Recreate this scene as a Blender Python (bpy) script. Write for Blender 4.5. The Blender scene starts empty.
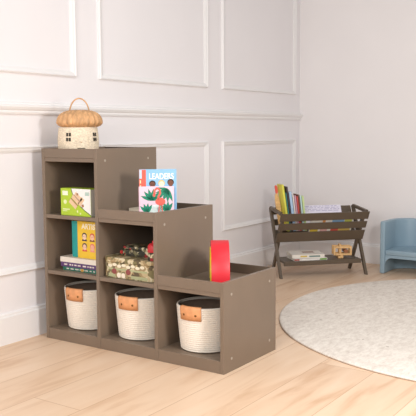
import bpy, bmesh, math, random
from mathutils import Vector, Matrix
random.seed(7)
sc = bpy.context.scene
COL = sc.collection
PI = math.pi
sin, cos, rad = math.sin, math.cos, math.radians

# ------------------------------------------------------------------ materials
def lin(c):
    return tuple(((v/255)/12.92 if v/255 <= .04045 else ((v/255+.055)/1.055)**2.4) for v in c) + (1,)

def base_mat(name, rgb, rough=.6, metal=0, spec=.5):
    m = bpy.data.materials.new(name); m.use_nodes = True
    b = m.node_tree.nodes['Principled BSDF']
    b.inputs['Base Color'].default_value = lin(rgb)
    b.inputs['Roughness'].default_value = rough
    b.inputs['Metallic'].default_value = metal
    b.inputs['Specular IOR Level'].default_value = spec
    return m, m.node_tree.nodes, m.node_tree.links, b

def noise_mat(name, rgb, rough=.6, amt=.08, scale=20, bump=0, spec=.5, stretch=(1, 1, 1)):
    """colour with a soft procedural variation of its own and an optional bump"""
    m, N, L, b = base_mat(name, rgb, rough, 0, spec)
    tc = N.new('ShaderNodeTexCoord'); mp = N.new('ShaderNodeMapping'); nz = N.new('ShaderNodeTexNoise')
    mp.inputs['Scale'].default_value = stretch
    L.new(tc.outputs['Object'], mp.inputs['Vector']); L.new(mp.outputs['Vector'], nz.inputs['Vector'])
    nz.inputs['Scale'].default_value = scale; nz.inputs['Detail'].default_value = 4
    cr = N.new('ShaderNodeValToRGB')
    c = lin(rgb)
    cr.color_ramp.elements[0].position = .3; cr.color_ramp.elements[1].position = .7
    cr.color_ramp.elements[0].color = tuple(v*(1-amt) for v in c[:3])+(1,)
    cr.color_ramp.elements[1].color = tuple(min(1, v*(1+amt)) for v in c[:3])+(1,)
    L.new(nz.outputs['Fac'], cr.inputs['Fac']); L.new(cr.outputs['Color'], b.inputs['Base Color'])
    if bump:
        bp = N.new('ShaderNodeBump'); bp.inputs['Strength'].default_value = bump; bp.inputs['Distance'].default_value = .002
        L.new(nz.outputs['Fac'], bp.inputs['Height']); L.new(bp.outputs['Normal'], b.inputs['Normal'])
    return m

_flat = {}
def flat(rgb, rough=.5):
    k = (rgb, rough)
    if k not in _flat:
        _flat[k] = noise_mat('colour_%d_%d_%d' % rgb, rgb, rough, .03, 30)
    return _flat[k]

M_wall = noise_mat('white_wall_paint', (240, 236, 237), .55, .012, 3)
M_wall2 = noise_mat('warm_white_wall_paint', (239, 234, 233), .6, .012, 3)
M_trim = noise_mat('white_trim_paint', (241, 238, 237), .4, .01, 5)
M_taupe = noise_mat('taupe_lacquer', (125, 108, 92), .40, .04, 6, spec=.45)
M_back = noise_mat('darker_back_panel', (94, 80, 67), .5, .05, 8)  # back panels coloured darker than the taupe panels around them
M_rack = noise_mat('dark_taupe_lacquer', (96, 82, 67), .45, .05, 8)
M_cap = noise_mat('pale_screw_cap', (164, 152, 138), .4, .03, 40)
M_rope = noise_mat('white_cotton_rope', (240, 230, 216), .9, .05, 160, .4)
M_lining = noise_mat('brown_lining_with_shade', (122, 102, 86), .9, .08, 90, .3)  # shade inside the baskets is painted into this brown
M_leather = noise_mat('tan_leather', (222, 156, 106), .55, .12, 45, .2)
M_rivet, *_ = base_mat('aged_brass', (128, 92, 52), .35, .9)
M_wick = noise_mat('pale_rattan', (236, 216, 190), .75, .24, 110, .8, stretch=(1, 1, 1.8))
M_wickd = noise_mat('golden_rattan', (208, 160, 112), .6, .26, 70, .9, stretch=(1, 1, .3))
M_dark = flat((52, 46, 36), .8)
M_paper = noise_mat('book_paper', (236, 228, 214), .8, .05, 60, stretch=(1, 1, 30))
M_blue = noise_mat('dusty_blue_plastic', (144, 167, 181), .38, .02, 5)
M_wood = noise_mat('light_toy_wood', (226, 182, 124), .55, .14, 14, .1, stretch=(1, 6, 6))

def floor_mat():
    m, N, L, b = base_mat('light_oak_planks', (222, 190, 158), .42, 0, .4)
    tc = N.new('ShaderNodeTexCoord')
    mp = N.new('ShaderNodeMapping'); mp.inputs['Rotation'].default_value = (0, 0, PI/2)
    mp.inputs['Location'].default_value = (.35, 1.29, 0)
    L.new(tc.outputs['Object'], mp.inputs['Vector'])
    br = N.new('ShaderNodeTexBrick'); br.offset = .37; br.offset_frequency = 2
    br.inputs['Scale'].default_value = 1; br.inputs['Brick Width'].default_value = 1.5
    br.inputs['Row Height'].default_value = .2316; br.inputs['Mortar Size'].default_value = .0016
    br.inputs['Mortar Smooth'].default_value = .3; br.inputs['Bias'].default_value = 0
    br.inputs['Color1'].default_value = (0, 0, 0, 1); br.inputs['Color2'].default_value = (1, 1, 1, 1)
    br.inputs['Mortar'].default_value = (.5, .5, .5, 1)
    L.new(mp.outputs['Vector'], br.inputs['Vector'])
    gm = N.new('ShaderNodeMapping'); gm.inputs['Scale'].default_value = (9, 1.1, 1)
    L.new(tc.outputs['Object'], gm.inputs['Vector'])
    wn = N.new('ShaderNodeVectorMath'); wn.operation = 'MULTIPLY_ADD'
    wn.inputs[1].default_value = (7, 5, 3)
    L.new(br.outputs['Color'], wn.inputs[0]); L.new(gm.outputs['Vector'], wn.inputs[2])
    n1 = N.new('ShaderNodeTexNoise'); n1.inputs['Scale'].default_value = 1.6; n1.inputs['Detail'].default_value = 6; n1.inputs['Distortion'].default_value = .6
    L.new(wn.outputs[0], n1.inputs['Vector'])
    cr = N.new('ShaderNodeValToRGB'); e = cr.color_ramp.elements
    e[0].position = .25; e[0].color = lin((206, 168, 134)); e[1].position = .72; e[1].color = lin((232, 206, 180))
    x = e.new(.45); x.color = lin((226, 196, 167))
    L.new(n1.outputs['Fac'], cr.inputs['Fac'])
    mx = N.new('ShaderNodeMix'); mx.data_type = 'RGBA'; mx.blend_type = 'MULTIPLY'; mx.inputs[0].default_value = 1
    tint = N.new('ShaderNodeValToRGB'); tint.color_ramp.elements[0].color = (.93, .905, .88, 1); tint.color_ramp.elements[1].color = (1, 1, 1, 1)
    L.new(br.outputs['Color'], tint.inputs['Fac'])
    L.new(cr.outputs['Color'], mx.inputs[6]); L.new(tint.outputs['Color'], mx.inputs[7])
    m2 = N.new('ShaderNodeMix'); m2.data_type = 'RGBA'; m2.inputs[7].default_value = lin((186, 146, 112))
    L.new(br.outputs['Fac'], m2.inputs[0]); L.new(mx.outputs[2], m2.inputs[6])
    L.new(m2.outputs[2], b.inputs['Base Color'])
    return m
M_floor = floor_mat()

def rug_mat():
    m, N, L, b = base_mat('heathered_cream_wool', (218, 207, 194), .95, 0, .1)
    tc = N.new('ShaderNodeTexCoord')
    n1 = N.new('ShaderNodeTexNoise'); n1.inputs['Scale'].default_value = 48; n1.inputs['Detail'].default_value = 8; n1.inputs['Roughness'].default_value = .75
    mp = N.new('ShaderNodeMapping'); mp.inputs['Scale'].default_value = (1, .45, 1); mp.inputs['Rotation'].default_value = (0, 0, .5)
    L.new(tc.outputs['Object'], mp.inputs['Vector']); L.new(mp.outputs['Vector'], n1.inputs['Vector'])
    cr = N.new('ShaderNodeValToRGB'); e = cr.color_ramp.elements
    e[0].position = .3; e[0].color = lin((206, 194, 182)); e[1].position = .6; e[1].color = lin((234, 226, 216))
    L.new(n1.outputs['Fac'], cr.inputs['Fac'])
    vo = N.new('ShaderNodeTexVoronoi'); vo.inputs['Scale'].default_value = 9
    L.new(tc.outputs['Object'], vo.inputs['Vector'])
    lt = N.new('ShaderNodeMath'); lt.operation = 'LESS_THAN'; lt.inputs[1].default_value = .06
    L.new(vo.outputs['Distance'], lt.inputs[0])
    mx = N.new('ShaderNodeMix'); mx.data_type = 'RGBA'; mx.inputs[7].default_value = lin((184, 170, 158))
    L.new(lt.outputs[0], mx.inputs[0]); L.new(cr.outputs['Color'], mx.inputs[6]); L.new(mx.outputs[2], b.inputs['Base Color'])
    bp = N.new('ShaderNodeBump'); bp.inputs['Strength'].default_value = .7; bp.inputs['Distance'].default_value = .004
    L.new(n1.outputs['Fac'], bp.inputs['Height']); L.new(bp.outputs['Normal'], b.inputs['Normal'])
    return m
M_rug = rug_mat()

def floral_mat(name, stops, scale, rough=.35):
    m, N, L, b = base_mat(name, (200, 190, 150), rough)
    tc = N.new('ShaderNodeTexCoord')
    nz = N.new('ShaderNodeTexNoise'); nz.inputs['Scale'].default_value = scale*.6; nz.inputs['Detail'].default_value = 3
    L.new(tc.outputs['Object'], nz.inputs['Vector'])
    mv = N.new('ShaderNodeVectorMath'); mv.operation = 'MULTIPLY_ADD'; mv.inputs[1].default_value = (.03,)*3
    L.new(nz.outputs['Color'], mv.inputs[0]); L.new(tc.outputs['Object'], mv.inputs[2])
    vo = N.new('ShaderNodeTexVoronoi'); vo.inputs['Scale'].default_value = scale
    L.new(mv.outputs[0], vo.inputs['Vector'])
    cr = N.new('ShaderNodeValToRGB'); cr.color_ramp.interpolation = 'CONSTANT'
    e = cr.color_ramp.elements
    e[0].position = stops[0][0]; e[0].color = lin(stops[0][1]); e[1].position = stops[1][0]; e[1].color = lin(stops[1][1])
    for p, c in stops[2:]:
        x = e.new(p); x.color = lin(c)
    sp = N.new('ShaderNodeSeparateColor'); L.new(vo.outputs['Color'], sp.inputs[0]); L.new(sp.outputs[0], cr.inputs['Fac'])
    L.new(cr.outputs['Color'], b.inputs['Base Color'])
    return m
M_tin = floral_mat('floral_tin_print', [(0, (190, 172, 132)), (.25, (122, 112, 74)), (.5, (212, 198, 164)), (.64, (160, 136, 96)), (.84, (92, 78, 54))], 62)
M_tin2 = floral_mat('dark_floral_print', [(0, (44, 44, 32)), (.35, (120, 112, 78)), (.6, (58, 52, 38)), (.8, (206, 194, 160)), (.93, (150, 40, 40))], 80)

# ------------------------------------------------------------------ mesh helpers
def obj(name, bm, m, parent=None, bevel=0, seg=2, smooth=False, mats=None):
    me = bpy.data.meshes.new(name)
    bmesh.ops.recalc_face_normals(bm, faces=bm.faces[:])
    if smooth:
        for f in bm.faces: f.smooth = True
    bm.to_mesh(me); bm.free()
    for x in (mats or [m]): me.materials.append(x)
    o = bpy.data.objects.new(name, me); COL.objects.link(o)
    if parent is not None: o.parent = parent
    if bevel:
        b = o.modifiers.new('Bevel', 'BEVEL'); b.width = bevel; b.segments = seg; b.limit_method = 'ANGLE'; b.angle_limit = rad(40)
    if smooth == 'auto':
        pass
    return o

def BM(): return bmesh.new()

def box(bm, a, b, mi=0):
    x0, y0, z0 = a; x1, y1, z1 = b
    v = [bm.verts.new(p) for p in [(x0,y0,z0),(x1,y0,z0),(x1,y1,z0),(x0,y1,z0),(x0,y0,z1),(x1,y0,z1),(x1,y1,z1),(x0,y1,z1)]]
    for q in [(0,3,2,1),(4,5,6,7),(0,1,5,4),(1,2,6,5),(2,3,7,6),(3,0,4,7)]:
        f = bm.faces.new([v[i] for i in q]); f.material_index = mi
    return bm

def hexa(bm, c8):
    v = [bm.verts.new(p) for p in c8]
    for q in [(0,3,2,1),(4,5,6,7),(0,1,5,4),(1,2,6,5),(2,3,7,6),(3,0,4,7)]:
        bm.faces.new([v[i] for i in q])
    return bm

def beam(bm, p0, p1, side, w, t):
    """board from p0 to p1; thickness t along `side`, width w across"""
    p0, p1, side = Vector(p0), Vector(p1), Vector(side).normalized()
    d = (p1-p0).normalized(); n = d.cross(side).normalized()
    A, B = n*w/2, side*t/2
    return hexa(bm, [p0-A-B, p0+A-B, p0+A+B, p0-A+B, p1-A-B, p1+A-B, p1+A+B, p1-A+B])

def prism(bm, pts, fn, d0, d1, mi=0):
    """polygon pts (2-D) placed by fn(u, v, depth), from depth d0 to d1"""
    a = [bm.verts.new(fn(u, v, d0)) for u, v in pts]; b = [bm.verts.new(fn(u, v, d1)) for u, v in pts]
    n = len(pts)
    fs = [bm.faces.new(a[::-1]), bm.faces.new(b)]
    for i in range(n): fs.append(bm.faces.new([a[i], a[(i+1) % n], b[(i+1) % n], b[i]]))
    for f in fs: f.material_index = mi
    return bm

XY = lambda u, v, d: (u, v, d)

def lathe(bm, prof, n=48, mod=None, close=False):
    """prof: list of (r, z); mod(phi, i, r, z) -> (r, z)"""
    rings = []
    for i, (r, z) in enumerate(prof):
        if r < 1e-6:
            rings.append([bm.verts.new((0, 0, z))]); continue
        ring = []
        for k in range(n):
            ph = 2*PI*k/n
            rr, zz = mod(ph, i, r, z) if mod else (r, z)
            ring.append(bm.verts.new((rr*cos(ph), rr*sin(ph), zz)))
        rings.append(ring)
    for A, B in zip(rings, rings[1:]):
        for k in range(n):
            k2 = (k+1) % n
            if len(A) == 1 and len(B) == 1: continue
            if len(A) == 1: bm.faces.new([A[0], B[k], B[k2]])
            elif len(B) == 1: bm.faces.new([A[k], A[k2], B[0]])
            else: bm.faces.new([A[k], A[k2], B[k2], B[k]])
    return bm

def tube(bm, pts, r, n=10):
    pts = [Vector(p) for p in pts]; rings = []
    up = Vector((.123, .97, .2)).normalized()
    for i, p in enumerate(pts):
        d = (pts[min(i+1, len(pts)-1)] - pts[max(i-1, 0)]).normalized()
        x = d.cross(up).normalized(); y = d.cross(x)
        rings.append([bm.verts.new(p + (x*cos(2*PI*k/n) + y*sin(2*PI*k/n))*r) for k in range(n)])
    for A, B in zip(rings, rings[1:]):
        for k in range(n): bm.faces.new([A[k], A[(k+1) % n], B[(k+1) % n], B[k]])
    bm.faces.new(rings[0][::-1]); bm.faces.new(rings[-1])
    return bm

def rod(bm, p0, p1, r, n=16):
    return tube(bm, [p0, p1], r, n)

def empty(name, label, cat, loc=(0, 0, 0), axes=None, group=None):
    o = bpy.data.objects.new(name, None); COL.objects.link(o); o.empty_display_size = .05
    m = Matrix.Identity(4)
    if axes:
        for i, a in enumerate(axes):
            for j in range(3): m[j][i] = a[j]
    m.translation = Vector(loc); o.matrix_world = m
    tag(o, label, cat, group); return o

def tag(o, label, cat, group=None):
    o['label'] = label; o['category'] = cat
    if group: o['group'] = group
    return o

def struct(o):
    o['kind'] = 'structure'; return o

def rotz(a):
    a = rad(a); return ((cos(a), sin(a), 0), (-sin(a), cos(a), 0), (0, 0, 1))

# ------------------------------------------------------------------ room
XW, YC = -.08, 2.723
struct(obj('floor', box(BM(), (XW-.1, -3.2, -.05), (4.2, YC+.1, 0)), M_floor))
struct(obj('wall_left', box(BM(), (XW-.1, -3.2, 0), (XW, YC+.1, 2.7)), M_wall))
struct(obj('wall_right', box(BM(), (XW, YC, 0), (4.2, YC+.1, 2.7)), M_wall2))

def profile_y(prof, y0, y1, name, m):       # profile (out, z) run along the left wall
    return struct(obj(name, prism(BM(), prof, lambda u, v, d: (XW+u, d, v), y0, y1), m))
def profile_x(prof, x0, x1, name, m):
    return struct(obj(name, prism(BM(), prof, lambda u, v, d: (d, YC-u, v), x0, x1), m))
base = [(0, 0), (.018, 0), (.018, .125), (.013, .131), (.013, .138), (.006, .1428), (0, .1428)]
profile_y(base, -3.2, YC, 'baseboard_left', M_trim)
profile_x(base, XW+.018, 4.2, 'baseboard_right', M_trim)
rail = [(0, 1.0518), (.010, 1.0518), (.014, 1.060), (.014, 1.068), (.020, 1.074), (.026, 1.084), (.026, 1.092), (.012, 1.096), (.012, 1.102), (.006, 1.109), (0, 1.109)]
profile_y(rail, -3.2, YC, 'trim_1', M_trim)

def frame(name, y0, y1, z0, z1, w=.030):
    """raised picture-frame moulding, mitred at the corners"""
    bm = BM()
    pr = [(0, 0), (0, .010), (.006, .016), (.012, .012), (.020, .010), (.026, .006), (w, .004), (w, 0)]   # (inset from outer edge, out)
    loops = []
    for ins, out in pr:
        loops.append([bm.verts.new((XW+out, y, z)) for y, z in [(y0+ins, z0+ins), (y1-ins, z0+ins), (y1-ins, z1-ins), (y0+ins, z1-ins)]])
    for A, B in zip(loops, loops[1:]):
        for k in range(4): bm.faces.new([A[k], A[(k+1) % 4], B[(k+1) % 4], B[k]])
    A, B = loops[-1], loops[0]
    for k in range(4): bm.faces.new([A[k], A[(k+1) % 4], B[(k+1) % 4], B[k]])
    return struct(obj(name, bm, M_trim))
n = 2
for y0, y1 in [(-1.826, -.835), (-.670, .313), (.482, 1.470), (1.636, 2.640)]:
    frame('trim_%d' % n, y0, y1, .318, .905); n += 1
    frame('trim_%d' % n, y0, y1, 1.238, 2.30); n += 1

# ------------------------------------------------------------------ rug
rug = BM()
R = 1.097
lathe(rug, [(0, 0), (R-.006, 0), (R, .003), (R+.001, .007), (R-.004, .011), (R-.012, .012), (R*.5, .0125), (0, .0125)], 160,
      lambda ph, i, r, z: (r*(1+.0012*sin(7*ph)+.0008*sin(13*ph+1)), z))
o = obj('round_rug', rug, M_rug, smooth=True); o.location = (1.717, 1.431, .0002)
tag(o, 'large round heathered cream rug lying on the wooden floor', 'rug')

# ------------------------------------------------------------------ stepped storage unit
D, t = .42, .0175
X = [0, .3433-t, .6704-t, 1.0039-t]             # panel left faces
H = [.8945, .8945, .6319, .3709]
S1, S2, S0 = .5723, .3101, .834
cab = empty('stepped_storage_unit', 'taupe stepped cube storage unit in three descending columns, standing against white panelled wall', 'shelf')
CB = .0012
for i in range(4):
    nm = 'side_panel' if i in (0, 3) else 'divider'
    obj(nm, box(BM(), (X[i], 0, 0), (X[i]+t, D, H[i])), M_taupe, cab, CB)
def col_x(i): return X[i]+t, X[i+1]
for i in range(3):
    a, b = col_x(i); a += .0003; b -= .0003
    obj('kick_board', box(BM(), (a, .001, 0), (b, .0168, .0510)), M_taupe, cab, CB)
    obj('shelf', box(BM(), (a, .017, .0335), (b, D-.009, .0510)), M_taupe, cab, CB)
    top = [S0, S1, S2][i]
    for z in {0: (S2, S1), 1: (S2,), 2: ()}[i]:
        obj('shelf', box(BM(), (a, .001, z), (b, D-.009, z+t)), M_taupe, cab, CB)
    obj('tray_base', box(BM(), (a, .003, top), (b, D-.009, top+t)), M_taupe, cab, CB)
    hh = [H[0], H[2], H[3]][i]
    obj('front_lip', box(BM(), (a, .0005, top+t+.0003), (b, .016, hh-.001)), M_taupe, cab, CB)
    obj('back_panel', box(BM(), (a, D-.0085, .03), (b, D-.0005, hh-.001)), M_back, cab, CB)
def cap(x, y, z):
    bm = BM(); lathe(bm, [(0, .0012), (.0052, .0012), (.006, .0004), (.006, -.0003), (0, -.0003)], 16)
    c = obj('screw_cap', bm, M_cap, cab); c.matrix_local = Matrix.Translation((x, y, z)) @ Matrix.Rotation(PI/2, 4, 'Y')
    c['label'] = 'pale round screw cap'
for p in [(X[3]+t, .058, .317), (X[3]+t, .364, .319), (X[3]+t, .058, .053), (X[3]+t, .364, .056),
          (X[2]+t, .056, .5765), (X[2]+t, .361, .577), (X[1]+t, .054, .841), (X[1]+t, .356, .843)]:
    cap(*p)

# ------------------------------------------------------------------ rope baskets
def rope_basket(name, label, loc, turn):
    root = empty(name, label, 'basket', loc, rotz(turn), 'white rope baskets in the bottom row')
    H_, rb, rt, rows = .190, .104, .122, 21
    def rr(z): return rb + (rt-rb)*(z/H_)**.8
    prof = [(0, .001), (rb-.02, .001), (rb-.006, .002)]
    for k in range(rows):
        z0 = .002 + (H_-.002)*k/rows; z1 = .002 + (H_-.002)*(k+1)/rows
        for f, bul in ((.08, 0), (.3, .0022), (.5, .003), (.7, .0022)):
            z = z0+(z1-z0)*f; prof.append((rr(z)+bul, z))
    prof += [(rt+.001, H_+.001), (rt-.003, H_+.003), (rt-.006, H_+.001)]
    for k in range(8):
        z = H_-.002-(H_-.008)*k/7; prof.append((rr(z)-.0055, z))
    prof += [(rb-.03, .005), (0, .005)]
    body = obj('rope_body', lathe(BM(), prof, 72), M_rope, root, smooth=True)
    prof = [(0, .0054), (rb-.03, .0054)] + [(rr(z)-.0058, z) for z in (.009, .04, .08, .12, .16, H_-.008)] + \
           [(rr(z)-.0078, z) for z in (H_-.008, .16, .12, .08, .04, .010)] + [(rb-.03, .0072), (0, .0072)]
    ln_ = obj('lining', lathe(BM(), prof, 72), M_lining, root, smooth=True); ln_['label'] = 'brown lining darkened by painted-in inner shade'
    # leather tab folded over the rim at the front (-Y)
    bm = BM(); path = [(rr(.160)-.0095, .160), (rt-.0095, .186), (rt-.008, H_+.004), (rt-.003, H_+.0062), (rt+.002, H_+.004), (rt+.0042, .186), (rr(.165)+.0044, .165), (rr(.140)+.0046, .140)]
    th = .0026; ang = [rad(-90-24+48*k/12) for k in range(13)]
    outer = [[bm.verts.new((r*cos(a), r*sin(a), z)) for a in ang] for r, z in path]
    inner = []
    for i, (r, z) in enumerate(path):
        q0, q1 = path[max(i-1, 0)], path[min(i+1, len(path)-1)]
        d = Vector((q1[0]-q0[0], q1[1]-q0[1])).normalized(); nrm = Vector((-d.y, d.x))     # outward side of the fold
        inner.append([bm.verts.new(((r+nrm.x*th)*cos(a), (r+nrm.x*th)*sin(a), z+nrm.y*th)) for a in ang])
    m_ = len(path)
    for i in range(m_-1):
        for k in range(12):
            bm.faces.new([outer[i][k], outer[i][k+1], outer[i+1][k+1], outer[i+1][k]])
            bm.faces.new([inner[i][k], inner[i+1][k], inner[i+1][k+1], inner[i][k+1]])
        for k in (0, 12): bm.faces.new([outer[i][k], outer[i+1][k], inner[i+1][k], inner[i][k]])
    for i in (0, m_-1):
        for k in range(12): bm.faces.new([outer[i][k], outer[i][k+1], inner[i][k+1], inner[i][k]])
    tab = obj('handle_tab', bm, M_leather, root, smooth=True); tab['label'] = 'tan leather tab folded over the rim'
    for da in (-13, 13):
        a = rad(-90+da); r0 = rr(.162)+.0066
        bm = BM(); lathe(bm, [(0, .0025), (.003, .0022), (.0048, .001), (.005, -.002), (0, -.002)], 16)
        rv = obj('rivet', bm, M_rivet, tab, smooth=True)
        rv.matrix_local = Matrix.Translation((r0*cos(a), r0*sin(a), .163)) @ Matrix.Rotation(a, 4, 'Z') @ Matrix.Rotation(PI/2, 4, 'Y')
    return root
BZ = .0513
rope_basket('rope_basket', 'white rope basket with tan leather tab, below the stack of three lying books', (.154, .145, BZ), 2)
rope_basket('rope_basket', 'white rope basket with tan leather tab directly below the large floral tin', (.4705, .145, BZ), 6)
rope_basket('rope_basket', 'white rope basket with tan leather tab, below the tray holding red arched toy', (.8175, .145, BZ), 2)

# ------------------------------------------------------------------ mushroom wicker basket
mu = empty('mushroom_basket', 'wicker mushroom house basket with domed golden lid and loop handle on top of storage unit', 'basket', (.116, .124, S0+t+.0005), rotz(0))
ZL = .137                                          # lid seat height
nb = 96
def bodyr(z): return .088+.006*sin(PI*min(1, z/ZL))
def weave(ph, i, r, z):
    return (r + .0018*sin(ph*32 + (PI if i % 2 else 0)), z)
prof = [(0, 0), (.08, 0)] + [(bodyr(ZL*k/34), .001+ZL*k/34) for k in range(35)] + [(.07, ZL+.001), (0, ZL+.001)]
bm = lathe(BM(), prof, nb*2, lambda ph, i, r, z: weave(ph, i, r, z) if 2 <= i < 37 else (r, z))
body = obj('wicker_body', bm, M_wick, mu, smooth=True)
prof = [(.082, ZL+.0015)]
for k in range(27):
    a = rad(-48) + rad(138)*k/26
    prof.append((.1045*cos(a)**.62 if k < 26 else 0, ZL+.0235+(.0285 if a < 0 else .057)*sin(a)))
def ribs(ph, i, r, z):
    if i < 1: return (r, z)
    f = min(1, r/.05)
    return (r + f*(.0060*abs(sin(ph*11)) - .0035 + .0011*sin(ph*44+(PI if i % 2 else 0))), z + .0007*(1 if i % 2 else -1)*f)
lid = obj('mushroom_lid', lathe(BM(), prof, nb*2, ribs), M_wickd, mu, smooth=True); lid['label'] = 'golden ribbed domed lid'; lid.location = (.0064, .0043, .0005)
# loop handle: lies in a plane turned towards the room
hp = []
hd = Vector((.83, .56, 0))
for k in range(25):
    a = PI*k/24
    hp.append(hd*(.0475*cos(a)) + Vector((0, 0, ZL+.044+.090*sin(a)**.85 if 0 < k < 24 else ZL+.044)))
obj('handle', tube(BM(), hp, .0033, 10), M_wickd, mu, smooth=True).location = (.0064, .0043, 0)
def on_body(ph, z, off):
    r = bodyr(z)+off; return (r*cos(ph), r*sin(ph), z)
def patch(bm, p0, p1, z0, z1, off0=-.001, off1=.0022, n=6):
    fn = lambda u, v, d: on_body(u, v, d)
    for k in range(n):
        a = p0+(p1-p0)*k/n; b = p0+(p1-p0)*(k+1)/n
        prism(bm, [(a, z0), (b, z0), (b, z1), (a, z1)], fn, off0, off1)
vd = rad(-45.8)                         # direction from the basket to the viewer
for ph in (vd-rad(28), vd+rad(53)):
    bm = BM()
    for sx in (-1, 1):
        for sz in (0, 1):
            c = ph+sx*.072; z0 = ZL-.063+sz*.0225
            patch(bm, c-.052, c+.052, z0, z0+.016, n=2)
    w = obj('window', bm, M_dark, body); w['label'] = 'dark four-pane window opening'
dp = vd+rad(13)
bm = BM()
fn = lambda u, v, d: on_body(dp+u, v, d)
zd, hw = .0445, .30
arc = [(-hw, zd), (hw, zd), (hw, zd+.045)] + [(hw*cos(PI*k/10), zd+.045+.016*sin(PI*k/10)) for k in range(1, 10)] + [(-hw, zd+.045)]
arci = [(u*.86, zd+.002+(v-zd)*.93) for u, v in arc]
for k in range(len(arc)):
    k2 = (k+1) % len(arc)
    prism(bm, [arc[k], arc[k2], arci[k2], arci[k]], fn, 0, .0032)
obj('door_frame', bm, M_wick, body)
bm = BM(); patch(bm, dp-.28, dp+.10, zd-.004, zd-.0012, n=4); dg = obj('door_shadow', bm, M_dark, body); dg['label'] = 'shadow painted as a dark strip under the little door'  # dark strip paints the shadow at the door's bottom edge
bm = BM(); patch(bm, dp-.13, dp-.05, zd+.024, zd+.027, n=2); obj('door_latch', bm, M_wickd, body)

# ------------------------------------------------------------------ books
def book(name, label, loc, axes, w, h, th, cover, pages=M_paper, group=None, cat='book', board=.0018):
    """local: x from spine to fore edge, y along the spine, z thickness (front cover on +z)"""
    root = empty(name, label, cat, loc, axes, group)
    bm = BM()
    box(bm, (0, 0, 0), (w, h, board)); box(bm, (0, 0, th-board), (w, h, th)); box(bm, (-.0004, 0, 0), (board, h, th))
    obj('cover', bm, cover, root)
    obj('pages', box(BM(), (board, .002, board), (w-.003, h-.002, th-board)), pages, root)
    return root
def deco(root, name, pts, rgb, z0, dz=.0006, label=None):
    o = obj(name, prism(BM(), pts, XY, z0, z0+dz), flat(rgb), root)
    if label: o['label'] = label
    return o
def multi(root, name, polys, rgb, z0, dz=.0006):
    bm = BM()
    for p in polys: prism(bm, p, XY, z0, z0+dz)
    return obj(name, bm, flat(rgb), root)
def rect(x0, y0, x1, y1): return [(x0, y0), (x1, y0), (x1, y1), (x0, y1)]
def disc(cx, cy, rx, ry=None, n=18, a0=0, a1=2*PI):
    ry = ry or rx
    full = abs(a1-a0-2*PI) < 1e-6
    return [(cx+rx*cos(a0+(a1-a0)*k/(n if full else n-1)), cy+ry*sin(a0+(a1-a0)*k/(n if full else n-1))) for k in range(n)]
def stroke(pts, w):
    out = []
    L_, R_ = [], []
    for i, p in enumerate(pts):
        a, b = pts[max(i-1, 0)], pts[min(i+1, len(pts)-1)]
        dx, dy = b[0]-a[0], b[1]-a[1]; l = math.hypot(dx, dy); nx, ny = -dy/l*w/2, dx/l*w/2
        L_.append((p[0]+nx, p[1]+ny)); R_.append((p[0]-nx, p[1]-ny))
    for i in range(len(pts)-1): out.append([R_[i], R_[i+1], L_[i+1], L_[i]])
    return out
def text(root, name, s, x, y, size, rgb, z0, width=None, dz=.0006, bold=.0):
    cu = bpy.data.curves.new('lettering', 'FONT'); cu.body = s; cu.size = size; cu.extrude = dz/2; cu.offset = bold
    tmp = bpy.data.objects.new('tmp', cu); COL.objects.link(tmp)
    dg_ = bpy.context.evaluated_depsgraph_get(); me = bpy.data.meshes.new_from_object(tmp.evaluated_get(dg_))
    bpy.data.objects.remove(tmp); bpy.data.curves.remove(cu)
    xs = [v.co.x for v in me.vertices]; k = (width/(max(xs)-min(xs))) if width else 1; mx = min(xs)
    for v in me.vertices: v.co = Vector((x+(v.co.x-mx)*k, y+v.co.y, z0+dz/2+v.co.z))
    me.name = name; me.materials.clear(); me.materials.append(flat(rgb))
    o = bpy.data.objects.new(name, me); COL.objects.link(o); o.parent = root
    return o
def standing(theta):
    """front cover faces the room: width along theta, height up"""
    a = rad(theta); r = (cos(a), sin(a), 0)
    return (r, (0, 0, 1), (sin(a), -cos(a), 0))
def face(root, cx, cy, s, skin, hair, z, cloth=None, haircap=True, name='portrait'):
    bm = BM()
    mats = [flat(skin), flat(hair), flat(cloth or hair)]
    if cloth: prism(bm, disc(cx, cy-s*1.25, s*.95, s*.75, 14, 0, PI), XY, z, z+.0004, 2)
    if haircap: prism(bm, disc(cx, cy+s*.22, s*.92, s*.9), XY, z, z+.0005, 1)
    prism(bm, disc(cx, cy-s*.08, s*.72, s*.85), XY, z, z+.0009, 0)
    for sx in (-1, 1): prism(bm, disc(cx+sx*s*.27, cy, s*.09, s*.09, 8), XY, z, z+.0012, 1)
    return obj(name, bm, None, root, mats=mats)

# books in the middle tray
TZ = S1+t+.0003
ax38 = standing(38)
lw, lh, lt = .164, .212, .022
B0 = Vector((.489, .112, TZ)) - Vector(ax38[2])*lt
ld = book('picture_book', 'light blue book titled LEADERS with three faces, standing in the middle tray behind pink book', B0, ax38, lw, lh, lt, flat((140, 190, 226)))
deco(ld, 'coral_block', rect(.0, .001, .030, lh-.001), (232, 98, 80), lt, label='coral block down the left edge of the cover')
multi(ld, 'spine_lettering', [rect(.003, .085+k*.022, .008, .085+k*.022+.014) for k in range(5)], (242, 222, 170), lt+.0006)
deco(ld, 'corner_label', rect(.001, lh-.040, .012, lh-.002), (190, 208, 226), lt+.0007)
text(ld, 'title', 'LEADERS', .044, .170, .036, (250, 248, 240), lt, width=.108, bold=.0004)
for cx, cy, sk, hr in [(.058, .146, (112, 66, 48), (44, 30, 26)), (.098, .148, (244, 222, 200), (222, 188, 110)), (.138, .152, (118, 72, 52), (52, 34, 28))]:
    face(ld, cx, cy, .016, sk, hr, lt)
pw, ph_, pt_ = .154, .138, .012
P0 = Vector((.4985, .1005, TZ)) - Vector(ax38[2])*pt_ + Vector((.0, -.004, 0))
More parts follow.
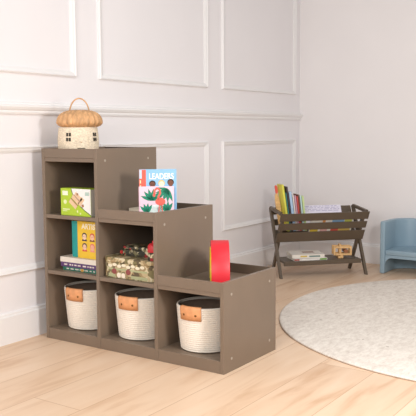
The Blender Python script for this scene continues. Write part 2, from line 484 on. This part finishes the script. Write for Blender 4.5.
pk = book('picture_book', 'pink book with coral flamingo and green palm leaves, in front of light blue book', P0, ax38, pw, ph_, pt_, flat((246, 206, 220)))
multi(pk, 'lagoon', [disc(.082, .036, .045, .022), rect(.045, .028, .135, .05)], (222, 236, 232), pt_)
def leaf(cx, cy, ang, l, w):
    ca, sa = cos(rad(ang)), sin(rad(ang))
    out = []
    for u, v in [(0, -.2), (.3, -.5), (.65, -.42), (1, 0), (.65, .42), (.3, .5), (0, .2)]:
        out.append((cx+ca*u*l-sa*v*w, cy+sa*u*l+ca*v*w))
    return out
lv = []
for an in (80, 105, 130, 158, 45, 20): lv.append(leaf(.056, .078, an, .052, .015))
for an in (165, 195, 220, 245, 268, 290): lv.append(leaf(.128, .125, an if an < 200 else an, .058, .015))
for an in (60, 85, 110, 135): lv.append(leaf(.036, .022, an, .044, .014)); lv.append(leaf(.124, .026, an, .048, .015))
multi(pk, 'palm_leaves', [[(min(max(u, .004), pw-.003), min(max(v, .004), ph_-.004)) for u, v in p] for p in lv], (22, 134, 104), pt_+.0004)
neck = [(.068+.0, .104), (.070, .122), (.080, .131), (.092, .124), (.093, .108), (.086, .094), (.084, .080)]
multi(pk, 'flamingo', stroke(neck, .009) + [disc(.094, .072, .022, .017), disc(.067, .101, .006, .008)] + stroke([(.090, .06), (.088, .035), (.084, .02)], .004) + stroke([(.100, .06), (.102, .035), (.106, .02)], .004), (236, 104, 88), pt_+.0010)
cr_ = book('picture_book', 'cream book lying flat in the middle tray behind the pink book', (.458, .20, TZ), ((0, 1, 0), (-1, 0, 0), (0, 0, 1)), .14, .105, .028, flat((222, 208, 186)))

# lying books on the lower shelf of the tall column, and the yellow book on them
SZ = S2+t+.0003
LY = ((0, 1, 0), (-1, 0, 0), (0, 0, 1))
zc = SZ
stack = [(.0165, .232, flat((46, 112, 92)), 'green-spined book at the bottom of lying stack on the lower shelf', .310),
         (.0215, .240, flat((94, 62, 112)), 'purple-spined book in the middle of lying stack on the lower shelf', .305),
         (.0235, .238, flat((232, 222, 208)), 'white book on top of lying stack, underneath the yellow book', .300)]
for k, (th, h, m, lb, x1) in enumerate(stack):
    b_ = book('picture_book', lb, (x1, .042, zc), LY, .20, h, th-.0003, m, group='books lying on the lower shelf')
    # pale marks along the spine (front)
    if k < 2:
        bm = BM(); random.seed(3+k); y = .03
        while y < h-.03:
            l = random.uniform(.006, .022)
            box(bm, (-.0010, y, th*.35), (-.0002, y+l, th*.65)); y += l+random.uniform(.004, .016)
        obj('spine_lettering', bm, flat((226, 214, 206)), b_)
    if k == 0:
        obj('spine_patch', box(BM(), (-.0010, .10, .002), (-.0002, .118, th-.003)), flat((214, 160, 70)), b_)
    zc += th
yw, yh, yt = .188, .170, .020
yl = book('picture_book', 'yellow book titled ARTISTS with teal spine and small portraits, standing on the lying stack', (.1225, .062+yt, zc+.0003), standing(0), yw, yh, yt, flat((238, 196, 52)))
deco(yl, 'teal_strip', rect(0, .0005, .034, yh-.0005), (24, 156, 152), yt, label='teal strip along the spine side')
text(yl, 'title', 'ARTISTS', .060, .136, .034, (250, 240, 214), yt, width=.118, bold=.0010)
for cx, cy, sk, hr, cl in [(.078, .100, (240, 206, 178), (46, 34, 40), (60, 40, 62)), (.126, .100, (236, 190, 158), (206, 74, 58), (120, 60, 48)),
                           (.078, .052, (240, 198, 170), (58, 40, 52), (214, 78, 60)), (.126, .052, (238, 178, 150), (226, 120, 108), (238, 150, 130)),
                           (.166, .100, (176, 120, 90), (50, 36, 34), (60, 90, 140)), (.166, .052, (240, 206, 178), (80, 60, 50), (70, 130, 110))]:
    face(yl, cx, cy, .0165, sk, hr, yt, cl)

# ------------------------------------------------------------------ green puzzle box
gz = S1+t+.0004
gb = empty('toy_box', 'lime green and white cardboard toy box with picture of wooden blocks, on top shelf', 'box', (.1075, .010, gz))
gw, gd, gh = .186, .075, .124
bx = obj('carton', box(BM(), (0, 0, 0), (gw, gd, gh)), noise_mat('lime_card', (172, 200, 44), .4, .03, 12), gb, .0008)
fr = lambda u, v, d: (u, -d, v)
def gdeco(name, polys, rgb, d0, d1, rough=.5):
    bm = BM()
    for p in polys: prism(bm, p, fr, d0, d1)
    return obj(name, bm, flat(rgb, rough), gb)
curve = [(.068+.006*0, gh-.0005), (.072, .108), (.082, .088), (.100, .066), (.124, .044), (.150, .026), (.176, .012), (gw-.0005, .006)]
gdeco('white_panel', [curve + [(gw-.0005, gh-.0005)]], (236, 232, 228), .0001, .0005)
gdeco('curved_border', stroke(curve, .004), (96, 112, 60), .0005, .0008)
gdeco('white_patch', [rect(.012, .092, .046, .112)], (236, 240, 214), .0001, .0006)
sp_ = obj('side_panel', box(BM(), (gw+.0001, .0015, .0015), (gw+.0006, gd-.0015, gh-.0015)), flat((206, 200, 190)), gb); sp_['label'] = 'pale grey side of the carton'
gdeco('corner_patch', [rect(.152, .094, .178, .110)], (178, 200, 190), .0005, .0009)
for pts_ in [rect(.012, .026, .056, .031), rect(.012, .019, .04, .022), disc(.028, .062, .010), rect(.10, .016, .108, .026), rect(.118, .008, .126, .016)]:
    gdeco('printed_mark', [pts_], (222, 232, 176), .0001, .0006)
def rr_(cx, cy, w, h, a):
    ca, sa = cos(rad(a)), sin(rad(a)); return [(cx+ca*u-sa*v, cy+sa*u+ca*v) for u, v in [(-w/2, -h/2), (w/2, -h/2), (w/2, h/2), (-w/2, h/2)]]
gdeco('block_picture', [rr_(.078, .054, .052, .020, -38), rr_(.094, .074, .052, .018, -38), rr_(.112, .088, .05, .016, -38), rr_(.128, .066, .02, .04, -38)], (226, 192, 156), .0009, .0013)
gdeco('block_shadow_lines', [rr_(.086, .064, .054, .003, -38), rr_(.103, .081, .052, .003, -38), rr_(.106, .099, .010, .010, 10), rr_(.138, .048, .012, .012, 20)], (164, 112, 78), .0013, .0016)

# ------------------------------------------------------------------ decorated tins on the lower shelf of the middle column
def rrect(x0, y0, x1, y1, r, n=6):
    out = []
    for cx, cy, a in [(x1-r, y1-r, 0), (x0+r, y1-r, 90), (x0+r, y0+r, 180), (x1-r, y0+r, 270)]:
        for k in range(n+1):
            q = rad(a+90*k/n); out.append((cx+r*cos(q), cy+r*sin(q)))
    return out
tn = empty('decorated_tin', 'large round-cornered floral tin box with cream roses, on shelf above the middle rope basket', 'tin', (.3450, .022, SZ))
tw, td, tb = .292, .200, .068
obj('tin_body', prism(BM(), rrect(0, 0, tw, td, .035), XY, 0, tb), M_tin, tn, .002)
tl = obj('lid', prism(BM(), rrect(-.0015, -.0015, tw+.0015, td+.0015, .036), XY, tb+.0003, tb+.022), M_tin, tn, .004, 3)
fl_ = BM()
for k in range(8):
    prism(fl_, disc(.046+.026*k, .054+.005*(k % 2), .013, .007, 9), fr, .0002, .0009)
obj('cream_roses', fl_, flat((232, 222, 196)), tn)
for cx, cz in [(.070, .030), (.150, .032)]:
    obj('maroon_flower', prism(BM(), disc(cx, cz, .014, .013, 10), fr, .0009, .0015), flat((140, 70, 66)), tn)
for cx, cz in [(.096, .014), (.122, .014)]:
    obj('pale_flower', prism(BM(), disc(cx, cz, .011, .012, 10), fr, .0009, .0015), flat((240, 226, 206)), tn)
fl_ = BM(); prism(fl_, rect(.036, .036, tw-.036, .044), fr, .0001, .0005); prism(fl_, rect(.036, .004, .075, .020), fr, .0001, .0005); prism(fl_, rect(.165, .004, tw-.036, .018), fr, .0001, .0005)
obj('green_band', fl_, flat((172, 174, 132)), tn)

zt = SZ+tb+.0225
t2 = empty('small_tin', 'smaller dark floral tin lying on the large floral tin', 'tin', (.404, .080, zt), rotz(4))
obj('tin_body', prism(BM(), rrect(0, 0, .165, .095, .022), XY, 0, .028), M_tin2, t2, .002)
obj('lid', prism(BM(), rrect(-.0012, -.0012, .1662, .0962, .023), XY, .0283, .044), M_tin2, t2, .004, 3)
bm = BM(); prism(bm, disc(.004, .016, .008, .008, 10), fr, .0002, .0012); o_ = obj('red_flower', bm, flat((190, 40, 40)), t2)
t3 = empty('red_canister', 'small red lidded floral canister at the right end of the large tin', 'tin', (.610, .055, zt), rotz(0))
obj('canister_body', lathe(BM(), [(0, 0), (.024, 0), (.0245, .002), (.0245, .036), (0, .036)], 28), M_tin2, t3)
o_ = obj('lid', lathe(BM(), [(0, .0363), (.0255, .0363), (.026, .040), (.025, .062), (.018, .072), (.006, .075), (.006, .081), (.004, .085), (0, .086)], 28), flat((196, 36, 44)), t3, smooth=True)
o_['label'] = 'bright red domed lid'

# ------------------------------------------------------------------ red arch toy in the low tray
rz = S2+t+.0004
th_ = 35.2
a_ = rad(th_)
axr = (cos(a_), sin(a_), 0); lng = (-sin(a_), cos(a_), 0)        # arch axis / arch length
ar = empty('arch_stacking_toy', 'bright red arched toy with yellow and green inner arches, standing in lowest tray', 'toy', (.905, .061, rz), (axr, lng, (0, 0, 1)))
def arch(name, r1, r0, leg, w0, w1, rgb, c):
    pts = [(c-r1, 0), (c-r0, 0)] if False else []
    o1 = [(c-r1, 0)] + [(c-r1*cos(PI*k/28), leg+r1*sin(PI*k/28)) for k in range(29)] + [(c+r1, 0)]
    i1 = [(c-r0, 0)] + [(c-r0*cos(PI*k/28), leg+r0*sin(PI*k/28)) for k in range(29)] + [(c+r0, 0)]
    bm = BM()
    n_ = len(o1)
    V = [[bm.verts.new((w, y, z)) for y, z in P] for w in (w0, w1) for P in (o1, i1)]
    A0, I0, A1, I1 = V
    for k in range(n_-1):
        bm.faces.new([A0[k], A0[k+1], A1[k+1], A1[k]]); bm.faces.new([I0[k], I1[k], I1[k+1], I0[k+1]])
        bm.faces.new([A0[k], I0[k], I0[k+1], A0[k+1]]); bm.faces.new([A1[k], A1[k+1], I1[k+1], I1[k]])
    for k in (0, n_-1): bm.faces.new([A0[k], A1[k], I1[k], I0[k]])
    o = obj(name, bm, noise_mat(name+'_paint', rgb, .45, .04, 14), ar, .0015, 2, smooth=True)
    o['label'] = name.replace('_', ' '); return o
arch('red_arch', .135, .108, .044, 0, .076, (214, 36, 48), .135)
arch('yellow_arch', .1075, .084, .044, -.004, .074, (240, 210, 40), .135)
arch('green_arch', .0835, .060, .044, -.002, .074, (86, 160, 60), .135)
arch('blue_arch', .0595, .036, .044, 0, .074, (60, 120, 180), .135)

# ------------------------------------------------------------------ book rack in the corner
F = Vector((.2427, 1.8375, 0)); al = Vector((.67930, .73386, 0)); bl = Vector((-.73386, .67930, 0)); RW = .620
rk = empty('book_rack', 'dark taupe V-shaped book rack with slatted sides and lower shelf, standing in the room corner', 'bookshelf', F, (al, bl, (0, 0, 1)))
zf, zr, dr = .432, .452, .250        # front top, rear top, rear depth
for s in (0, RW):
    k = 1 if s == 0 else -1
    def leg(p0, p1, sx):
        bm = beam(BM(), (sx, p0[0], p0[1]), (sx, p1[0], p1[1]), (1, 0, 0), .034, .017)
        for v in bm.verts:
            if v.co.z < .02: v.co.z = 0
        obj('leg', bm, M_rack, rk, .003)
    leg((.006, 0), (dr-.010, zr), s+k*.0090)
    leg((dr-.006, 0), (.014, zf-.012), s+k*.0265)
    bm = beam(BM(), (s+k*.0090, .004, zf-.004), (s+k*.0090, dr-.020, zr-.004), (1, 0, 0), .022, .0165)
    obj('end_rail', bm, M_rack, rk, .002)
    bm = rod(BM(), (s-k*.001, .10+.025, .2295), (s+k*.037, .10+.025, .2295), .006); obj('pivot_bolt', bm, M_rack, rk)
def vfront(z): return .001 + .118*(zf-z)/(zf-.222)            # depth of the front slats' outer face at height z
def vrear(z): return dr+.004 - .118*(zr-z)/(zr-.222)
tt = .012
def slat(z0, z1, f, sgn):
    y0, y1 = f(z0), f(z1)
    xa, xb = (.001, RW+.003) if sgn > 0 else (.020, RW-.020)
    c = [(xa, y0, z0), (xb, y0, z0), (xb, y0+sgn*tt, z0), (xa, y0+sgn*tt, z0),
         (xa, y1, z1), (xb, y1, z1), (xb, y1+sgn*tt, z1), (xa, y1+sgn*tt, z1)]
    obj('slat', hexa(BM(), c), M_rack, rk, .0015)
off = .020
for z0, z1 in [(.377, .430), (.313, .361), (.228, .297)]:
    slat(z0, z1, lambda z: vfront(z)-off, 1)
for z0, z1 in [(.400, .446), (.330, .370), (.246, .300)]:
    slat(z0, z1, lambda z: vrear(z)+off-.004, -1)
obj('lower_shelf', box(BM(), (.037, .040, .092), (RW-.037, .212, .107)), M_rack, rk, .002)
for y0 in (.0225, .2125):
    obj('stretcher', box(BM(), (.0362, y0, .078), (RW-.0362, y0+.017, .1066)), M_rack, rk, .002)

def rw(s, d, z): return F + al*s + bl*d + Vector((0, 0, z))
# books standing on edge in the V, leaning to the left
def vb(label, s_top, s_bot, ztop, zbot, th, rgb, w=.118, d0=.064, pg=M_paper, name='picture_book'):
    hv = (al*(s_top-s_bot) + Vector((0, 0, ztop-zbot))); h = hv.length; hv.normalize()
    tv = bl.cross(hv).normalized()
    return book(name, label, rw(s_bot, d0, zbot), (bl, hv, tv), w, h, th, flat(rgb), pg, 'picture books standing on edge in the rack')
ZB = .303
sb = .0795
for lb, th, zt_, rgb in [('lime yellow book leaning beside the tall wooden board in the rack', .014, .614, (222, 218, 84)),
        ('thin teal book leaning between the lime yellow and the black one in the rack', .006, .560, (70, 140, 140)),
        ('black-spined book leaning in the rack, tallest of the dark ones', .010, .600, (74, 60, 64)),
        ('pale blue book leaning in the rack just right of the black one', .016, .566, (176, 204, 230)),
        ('cream book leaning in the rack between the pale blue and the pink one', .009, .545, (232, 222, 214)),
        ('dusty pink book leaning in the rack left of the red one', .010, .540, (208, 160, 176)),
        ('red-spined book leaning in the rack between the pink and the brown one', .009, .534, (208, 84, 76)),
        ('thin brown book leaning in the rack directly right of the red one', .006, .546, (134, 96, 76)),
        ('white and teal book leaning in the rack, second from the right end of row', .010, .540, (200, 226, 224)),
        ('pale green book at the right end of the row standing in the rack', .012, .536, (206, 224, 156))]:
    k_ = .150-.30*(sb-.07)
    vb(lb, sb-k_*(zt_-ZB), sb, zt_, ZB, th, rgb, w=.100, d0=.077)
    sb += th+.0035
# wooden board with red tip
wb = empty('wooden_board', 'tall tan wooden arched board with a red tip, at the left end of rack', 'toy', rw(.0385, .150, .295), (al, (bl*.985+Vector((0, 0, .17))).normalized(), (Vector((0, 0, .985))-bl*.17).normalized()))
wb.matrix_world = Matrix.Translation(rw(.0410, .150, .304)) @ Matrix(((al.x, bl.x, 0), (al.y, bl.y, 0), (0, 0, 1))).to_4x4()
sh = [(.006, 0), (.030, 0), (.033, .10), (.033, .17), (.029, .215), (.022, .245), (.014, .252), (.004, .238), (-.001, .20), (0, .10)]
obj('board', prism(BM(), sh, lambda u, v, d: (u-.14*v, d, v), -.008, .008), M_wood, wb, .003, 3)
o_ = obj('tip', prism(BM(), [(.010, .2485), (.022, .2455), (.027, .262), (.027, .290), (.022, .303), (.014, .303), (.009, .292)], lambda u, v, d: (u-.14*v, d, v), -.0075, .0075), flat((222, 92, 76)), wb, .003, 2); o_['label'] = 'red rounded tip'
# large white picture book leaning on the rear slats, a bright one against the front slats
tilt = Vector((0, 0, 1))*.9 + bl*.42; tilt.normalize()
nb_ = al.cross(tilt).normalized()
wbk = book('picture_book', 'wide white and lavender picture book leaning against the rear slats of the rack', rw(.222, .157, .310), (al, tilt, nb_), .285, .158, .012, flat((232, 226, 240)))
bm = BM()
random.seed(5)
for r_ in range(4):
    x = .02
    while x < .26:
        l = random.uniform(.012, .04); prism(bm, rect(x, .116+r_*.011, min(x+l, .272), .120+r_*.011), XY, .012, .0124); x += l+.008
obj('printed_lines', bm, flat((176, 168, 196)), wbk)
tf = Vector((0, 0, 1))*.87 - bl*.48; tf.normalize()
nf = al.cross(tf).normalized()
fbk = book('picture_book', 'white picture book with bright printed patches, seen between the front slats of the rack', rw(.226, .098, .272), (al, tf, nf), .300, .135, .010, flat((236, 230, 220)))
deco(fbk, 'yellow_patch', rect(.004, .012, .060, .052), (222, 190, 70), .010)
deco(fbk, 'pink_patch', rect(.075, .012, .125, .05), (228, 176, 170), .010)
deco(fbk, 'red_patch', rect(.150, .012, .205, .052), (210, 92, 76), .010)
deco(fbk, 'ochre_patch', rect(.206, .012, .290, .050), (214, 180, 96), .010)
deco(fbk, 'orange_patch', rect(.082, .085, .102, .125), (226, 150, 80), .010)
deco(fbk, 'blue_patch', rect(.150, .085, .235, .125), (136, 172, 204), .010)
deco(fbk, 'lime_patch', rect(.238, .085, .290, .125), (196, 196, 96), .010)

# books and a toy on the rack's lower shelf
SH = .1076
b1 = book('picture_book', 'thin white book with red and green spine lying at the bottom on rack lower shelf', rw(.343, .035, SH), (bl, -al, Vector((0, 0, 1))), .160, .232, .014, flat((226, 220, 214)))
obj('red_patch', box(BM(), (-.0010, .196, .002), (-.0003, .232, .012)), flat((168, 74, 62)), b1)
obj('green_patch', box(BM(), (-.0010, .004, .002), (-.0003, .052, .012)), flat((108, 158, 56)), b1)
obj('light_band', box(BM(), (-.0010, .060, .003), (-.0003, .180, .010)), flat((240, 236, 228)), b1)
b2 = book('picture_book', 'thick cream book with brown cover picture lying on top of the thin white one', rw(.326, .042, SH+.0144), ((bl*.995+al*.1).normalized(), (-al*.995+bl*.1).normalized(), Vector((0, 0, 1))), .168, .222, .024, flat((232, 224, 212)))
deco(b2, 'cover_picture', rect(.070, .05, .120, .130), (150, 112, 92), .024)
obj('spine_marks', (lambda bm: (box(bm, (-.0010, .12, .006), (-.0003, .165, .016)), bm)[1])(BM()), flat((206, 178, 84)), b2)
obj('spine_title', (lambda bm: (box(bm, (-.0010, .030, .006), (-.0003, .105, .016)), bm)[1])(BM()), flat((104, 130, 124)), b2)

ty = empty('wooden_toy', 'light wooden block toy with open frame on right part of rack lower shelf', 'toy', rw(.408, .085, SH), ((al*.98-bl*.2).normalized(), (bl*.98+al*.2).normalized(), Vector((0, 0, 1))))
for y in (0, .060):
    bm = BM()
    for x0, x1, z0, z1 in [(0, .013, .018, .080), (.112, .125, .018, .080), (0.0131, .1119, .066, .080), (0.0131, .1119, .018, .031)]:
        box(bm, (x0, y, z0), (x1, y+.012, z1))
    obj('side_frame', bm, M_wood, ty, .0015)
bm = BM(); box(bm, (.046, -.004, .0), (.066, .076, .0178)); obj('foot_block', bm, M_wood, ty, .002)
bm = BM(); box(bm, (.030, -.016, .0), (.0455, .088, .014)); obj('foot_block', bm, M_wood, ty, .002)
bm = BM(); box(bm, (.040, .0125, .0314), (.056, .0595, .092)); obj('upright', bm, M_wood, ty, .002)
bm = BM(); rod(bm, (.085, -.006, .047), (.085, .078, .047), .013, 20); obj('peg', bm, noise_mat('dark_toy_wood', (150, 92, 54), .5, .1, 20), ty)

# ------------------------------------------------------------------ blue plastic chair
ch = empty('toddler_chair', 'dusty blue moulded plastic toddler chair with curved wraparound back, beside the book rack', 'chair', (.714, 2.375, 0))
CW, CD, CH, ct, cr0 = .372, .318, .356, .034, .15
def upath(ins, n=12):
    r = cr0-ins; pts = [(ins, 0)]
    for k in range(n+1):
        a = PI - PI/2*k/n; pts.append((cr0+r*cos(a), CD-cr0+r*sin(a)))
    for k in range(n+1):
        a = PI/2 - PI/2*k/n; pts.append((CW-cr0+r*cos(a), CD-cr0+r*sin(a)))
    pts.append((CW-ins, 0)); return pts
po, pi_ = upath(0), upath(ct)
bm = BM(); np_ = len(po)
V = [[bm.verts.new((x, y, z)) for x, y in P] for z in (0, CH) for P in (po, pi_)]
for k in range(np_-1):
    bm.faces.new([V[0][k], V[0][k+1], V[2][k+1], V[2][k]]); bm.faces.new([V[1][k], V[3][k], V[3][k+1], V[1][k+1]])
    bm.faces.new([V[2][k], V[2][k+1], V[3][k+1], V[3][k]]); bm.faces.new([V[0][k], V[1][k], V[1][k+1], V[0][k+1]])
for k in (0, np_-1): bm.faces.new([V[0][k], V[1][k], V[3][k], V[2][k]])
obj('wraparound_back', bm, M_blue, ch, .009, 4, smooth=True)
def inner_pts(e): return [p for p in upath(ct+e)]
bm = BM()
ip = inner_pts(.0004); ip[0] = (ip[0][0], .012); ip[-1] = (ip[-1][0], .012)
cx_, cy_ = CW/2, CD*.52
rings = []
for f, dz in [(1, 0), (.93, -.0005), (.8, -.006), (.55, -.011), (.25, -.013)]:
    rings.append([bm.verts.new((cx_+(x-cx_)*f, cy_+(y-cy_)*f, .161+dz)) for x, y in ip])
n_ = len(ip)
for A, B in zip(rings, rings[1:]):
    for k in range(n_): bm.faces.new([A[k], A[(k+1) % n_], B[(k+1) % n_], B[k]])
c_ = bm.verts.new((cx_, cy_, .1475))
for k in range(n_): bm.faces.new([rings[-1][k], rings[-1][(k+1) % n_], c_])
low = [bm.verts.new((x, y, .128)) for x, y in ip]
for k in range(n_): bm.faces.new([rings[0][(k+1) % n_], rings[0][k], low[k], low[(k+1) % n_]])
bm.faces.new(low[::-1])
obj('seat', bm, M_blue, ch, .004, 2, smooth=True)
bm = BM(); ra = .046
x0, x1 = ct+.0004, CW-ct-.0004
ap = [(x0, .1275), (x0, .108-ra)] + [(x0+ra-ra*cos(PI/2*k/8)+.0, .108-ra+ra*sin(PI/2*k/8)) for k in range(1, 9)] + \
     [(x1-ra+ra*sin(PI/2*k/8), .108-ra+ra*cos(PI/2*k/8)) for k in range(9)] + [(x1, .1275)]
prism(bm, ap[::-1], lambda u, v, d: (u, d, v), .014, .040)
obj('front_apron', bm, M_blue, ch, .002, 2)

# ------------------------------------------------------------------ light
w = bpy.data.worlds.new('room_daylight'); sc.world = w; w.use_nodes = True
bg = w.node_tree.nodes['Background']; bg.inputs['Color'].default_value = (1.0, .992, .985, 1); bg.inputs['Strength'].default_value = .33
def area(name, loc, target, size, sy, power, col):
    l = bpy.data.lights.new(name, 'AREA'); l.shape = 'RECTANGLE'; l.size = size; l.size_y = sy; l.energy = power; l.color = col
    o = bpy.data.objects.new(name, l); COL.objects.link(o); o.location = loc
    o.rotation_euler = (Vector(target)-Vector(loc)).to_track_quat('-Z', 'Y').to_euler(); return o
area('softbox_lamp', (2.45, -.44, 1.16), (.5, .8, .5), .36, .36, 25, (1, .975, .955))
area('front_softbox', (1.5, -3.05, 1.75), (.4, .5, .5), 1.3, 1.4, 61, (1, .992, .985))
area('added_overhead_fill', (2.3, .1, 2.68), (2.2, .1, 0), 1.8, 1.8, 26, (1, .99, .98))  # unseen fill light added overhead to brighten rug and floor

sc.view_settings.view_transform = 'Standard'; sc.view_settings.look = 'None'
sc.view_settings.exposure = 0; sc.view_settings.gamma = 1; sc.view_settings.use_curve_mapping = False

# ------------------------------------------------------------------ camera
f_, yaw, pit, rol = 748.5104, .6011, .1013, -.0062
fw = Vector((-sin(yaw)*cos(pit), cos(yaw)*cos(pit), -sin(pit)))
r0 = fw.cross(Vector((0, 0, 1))).normalized(); u0 = r0.cross(fw)
r1 = r0*cos(rol)+u0*sin(rol); u1 = -r0*sin(rol)+u0*cos(rol)
cam = bpy.data.cameras.new('camera'); cam.sensor_width = 36; cam.sensor_fit = 'HORIZONTAL'; cam.lens = f_/416*36; cam.clip_start = .05
co = bpy.data.objects.new('camera', cam); COL.objects.link(co)
m = Matrix.Identity(4)
for j in range(3): m[j][0] = r1[j]; m[j][1] = u1[j]; m[j][2] = -fw[j]
m.translation = Vector((2.59583, -2.42652, .96483)); co.matrix_world = m
sc.camera = co
